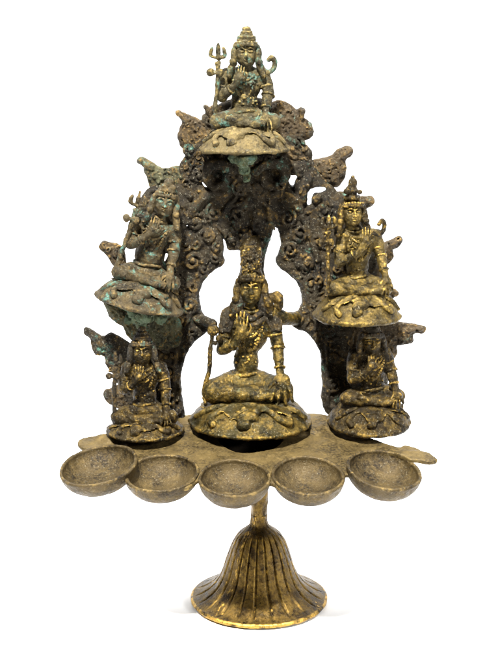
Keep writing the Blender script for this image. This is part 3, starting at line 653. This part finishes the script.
snk = ([(14, -5, 74), (21, -5, 73), (27, -4, 76), (29, -4, 83), (26, -5, 87), (23, -6, 85)], [2, 2.4, 2.6, 2.6, 2.6, 2.2])
def var(**kw): d = dict(STD); d.update(kw); return d
T_ = ([(-27, -14, 26), (-27, -13, 45), (-25, -12, 62)], 2.1, (-24.5, -12, 82), True)
deity(STD, 244.5, 150, -34, .99, (0, 0, -2), (M_top, M_topped, M_top), 'knot', 1, 'topmost seated deity with tall knotted hair, greenish brown', T_, snk)
K2 = var(head=(4, -5, 102), shl=(-16, 0, 79), shr=(18, 0, 78), chest=((0, -1, 69), (16.5, 10, 15)), waist=((0, -1, 49), (12.5, 9, 15)), palm=(-2, -18, 76), ftop=(-1, -18, 88), wrL=(-9, -16, 66), elL=(-20, -9, 57), elR=(22, -4, 60), wrR=(22, -13, 43), handR=(23, -18, 34), hi=(44, 20, 140), lo=(-44, -34, 14))
deity(K2, 139, 303, -36, 1.0, (0, 13, 4), (M_left, M_left, M_left), 'cap', 2, 'leaning seated deity on the left, greyish brown and crusted', ([(-29, -14, 29), (-26.5, -13, 50), (-24, -12, 68)], 2.4, (-22, -12, 90), True), None)
K3 = var(shl=(-15, 0, 80), shr=(17, 0, 80), chest=((0, -1, 70), (15.5, 9.5, 15)), waist=((-1, -1, 50), (11, 8.5, 15)), palm=(3, -18, 78), wrL=(-5, -16, 66), elL=(-21, -8, 56), ftop=(3, -18, 90), elR=(21, -4, 62), wrR=(23, -14, 46), handR=(24, -18, 37), head=(-8, -5, 104), hi=(44, 20, 136), H=27, knL=(-27, -11, 30), knR=(26, -9, 30), pelvis=((0, 0, 34), (19, 13, 9)))
deity(K3, 357, 316, -36, .99, (0, 0, 10), (M_right, M_right, M_low), 'tall', 3, 'seated deity on the right with tall cap, olive gold', ([(-33, -14, 28), (-33.5, -14, 50), (-34, -14, 66)], 2.0, (-34, -14, 86), True), ([(12, -5, 84), (18, -5, 81), (23, -4, 84), (25, -4, 91), (22, -5, 95), (19, -6, 92)], [2, 2.2, 2.3, 2.3, 2.3, 2]))
K4 = var(H=16, lo=(-44, -34, 6), R=43, head=(-1, -6, 92), hr=(11, 10.4, 14), shl=(-17, 0, 71), shr=(18, 0, 71), elL=(-22, -8, 49), wrL=(-12, -16, 56), palm=(-4, -19, 66), ftop=(-3, -19, 78), elR=(23, -5, 50), wrR=(24, -14, 30), handR=(24, -18, 20), fdn=-8, knL=(-28, -12, 18), knR=(28, -10, 18), pelvis=((0, 0, 24), (19, 13, 10)), waist=((0, -1, 40), (13, 9, 14)), chest=((0, -1, 60), (17, 10.5, 15)), arm=6.8, kr=8.2)
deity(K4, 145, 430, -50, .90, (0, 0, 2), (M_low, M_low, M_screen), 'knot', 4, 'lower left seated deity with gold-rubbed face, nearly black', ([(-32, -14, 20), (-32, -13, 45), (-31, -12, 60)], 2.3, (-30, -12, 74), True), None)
K5 = var(H=26, head=(-2, -2, 90), knL=(-27, -11, 31), knR=(27, -9, 31), pelvis=((0, 0, 34), (18, 12, 9)), handR=(24, -19, 36), wrR=(22, -13, 44), elR=(19, -4, 60), shr=(12, 0, 76), shl=(-18, 0, 74), hi=(44, 20, 118), arm=7.0, hr=(10.8, 10.4, 13.6), chest=((-1, -1, 64), (17, 11, 15)), waist=((0, -1, 48), (14, 10, 14)))
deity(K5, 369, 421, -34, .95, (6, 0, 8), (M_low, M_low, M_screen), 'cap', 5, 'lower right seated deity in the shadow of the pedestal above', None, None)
deity(CEN, 250, 421, -30, .975, (0, 0, 0), (M_mid, M_mid, M_low), 'column', 6, 'largest central seated deity with worn gold face and palm',
      ([(-45, -20, 24), (-46, -18, 40), (-41, -17, 60), (-40, -16, 80)], 2.3, (-37, -14, 99), False), None)
# arms of metal tying the central figure to the screen
def lug(pts, r, seed, mat):
    P = np.array([at(*p) for p in pts]); v = Vol(P.min(0)-12, P.max(0)+12, .7); v.tube(list(P), r, 1); v.rough(((6, .7), (2.5, .4)), seed); obj('lug', v.mesh('lug'), mat, root, rel((0, 0, 0)))
lug([(272, 312, -34), (284, 318, -26), (298, 319, -8)], [7, 6.8, 7], 41, M_mid)
lug([(196, 318, -8), (205, 321, -18), (213, 324, -36)], [6, 4.8, 4.5], 42, M_screen)
# crusts of verdigris hanging under three pedestals
def crust(pts, seed):
    P = np.array([at(a, b, c) for a, b, c, r in pts]); v = Vol(P.min(0)-14, P.max(0)+14, .7)
    for p, q in zip(P, pts): v.ball(p, q[3], 4)
    v.rough(((6, 1.6), (2.8, 1.0), (1.6, .5)), seed); obj('verdigris_crust', v.mesh('verdigris_crust'), M_verd, root, rel((0, 0, 0)), label='pale green corrosion crust under a pedestal')
crust([(133, 311, -50, 7), (146, 316, -54, 8), (160, 318, -50, 6), (124, 305, -50, 5), (141, 324, -46, 6), (128, 320, -44, 5)], 51)
crust([(234, 158, -58, 5), (243, 162, -62, 6), (251, 158, -60, 5), (244, 170, -52, 5), (247, 178, -40, 4)], 52)

# ------------------------------------------------------------------ white paper sweep
def simple(name, V, Fc, mat, smooth=True):
    me = bpy.data.meshes.new(name); me.from_pydata(V, [], Fc); me.materials.append(mat)
    for p in me.polygons: p.use_smooth = smooth
    o = bpy.data.objects.new(name, me); COL.objects.link(o); return o
mw = bpy.data.materials.new('white_paper'); mw.use_nodes = True; nt = mw.node_tree; b = nt.nodes['Principled BSDF']
nz = nt.nodes.new('ShaderNodeTexNoise'); nz.inputs['Scale'].default_value = 4; mr = nt.nodes.new('ShaderNodeMapRange')
mr.inputs[3].default_value = .90; mr.inputs[4].default_value = .93; nt.links.new(nz.outputs['Fac'], mr.inputs[0])
cb = nt.nodes.new('ShaderNodeCombineColor'); [nt.links.new(mr.outputs[0], cb.inputs[i]) for i in range(3)]
nt.links.new(cb.outputs[0], b.inputs['Base Color']); b.inputs['Roughness'].default_value = .9; b.inputs['Specular IOR Level'].default_value = .1
prof = [(-.33, -.0005), (.6, -.0005)]+[(.6+.6*math.sin(t), .5995-.6*math.cos(t)) for t in np.linspace(.08, math.pi/2, 20)]+[(1.2, 2.0)]
VV = []; FF = []
for i, (y, z) in enumerate(prof):
    VV += [(-2.2, y, z), (2.2, y, z)]
    if i: FF.append((2*i-2, 2*i-1, 2*i+1, 2*i))
bd = simple('backdrop', VV, FF, mw); bd['kind'] = 'structure'; bd['label'] = 'seamless white paper floor and backdrop'

# ------------------------------------------------------------------ light
w = bpy.data.worlds.new('World'); scene.world = w; w.use_nodes = True; bg = w.node_tree.nodes['Background']; bg.inputs[0].default_value = (1, 1, 1, 1); bg.inputs[1].default_value = .11
def area(name, loc, target, size, power, col=(1, 1, 1), spread=180):
    l = bpy.data.lights.new(name, 'AREA'); l.shape = 'DISK'; l.size = size; l.energy = power; l.color = col; l.spread = math.radians(spread)
    o = bpy.data.objects.new(name, l); COL.objects.link(o); o.location = loc
    o.rotation_euler = (Vector(target)-Vector(loc)).to_track_quat('-Z', 'Y').to_euler(); return o
area('key_lamp', (-.15, -.60, 1.10), (0, 0, .14), .09, 8.0, (1, .975, .93), 60)
area('side_lamp', (.8, -.55, .45), (0, 0, .15), .15, 1.0, (1, .98, .95), 60)
area('overhead_lamp', (0, .35, 1.6), (0, .15, 0), .9, 40)
area('backdrop_lamp', (-1.3, .35, 1.3), (0.1, 1.2, .5), .6, 16); area('backdrop_lamp', (1.3, .35, 1.3), (-0.1, 1.2, .5), .6, 16)

# ------------------------------------------------------------------ camera
cd = bpy.data.cameras.new('Camera'); co = bpy.data.objects.new('Camera', cd); COL.objects.link(co); scene.camera = co
co.location = Vector(CAM)*S; co.rotation_euler = (math.pi/2-PITCH, 0, 0)
cd.sensor_fit = 'VERTICAL'; cd.sensor_height = 24; cd.lens = 24*F/666; cd.clip_start = .01; cd.clip_end = 50
scene.view_settings.view_transform = 'Standard'; scene.view_settings.look = 'None'; scene.view_settings.exposure = 0; scene.view_settings.gamma = 1
scene.render.engine = 'CYCLES'; scene.cycles.use_denoising = True
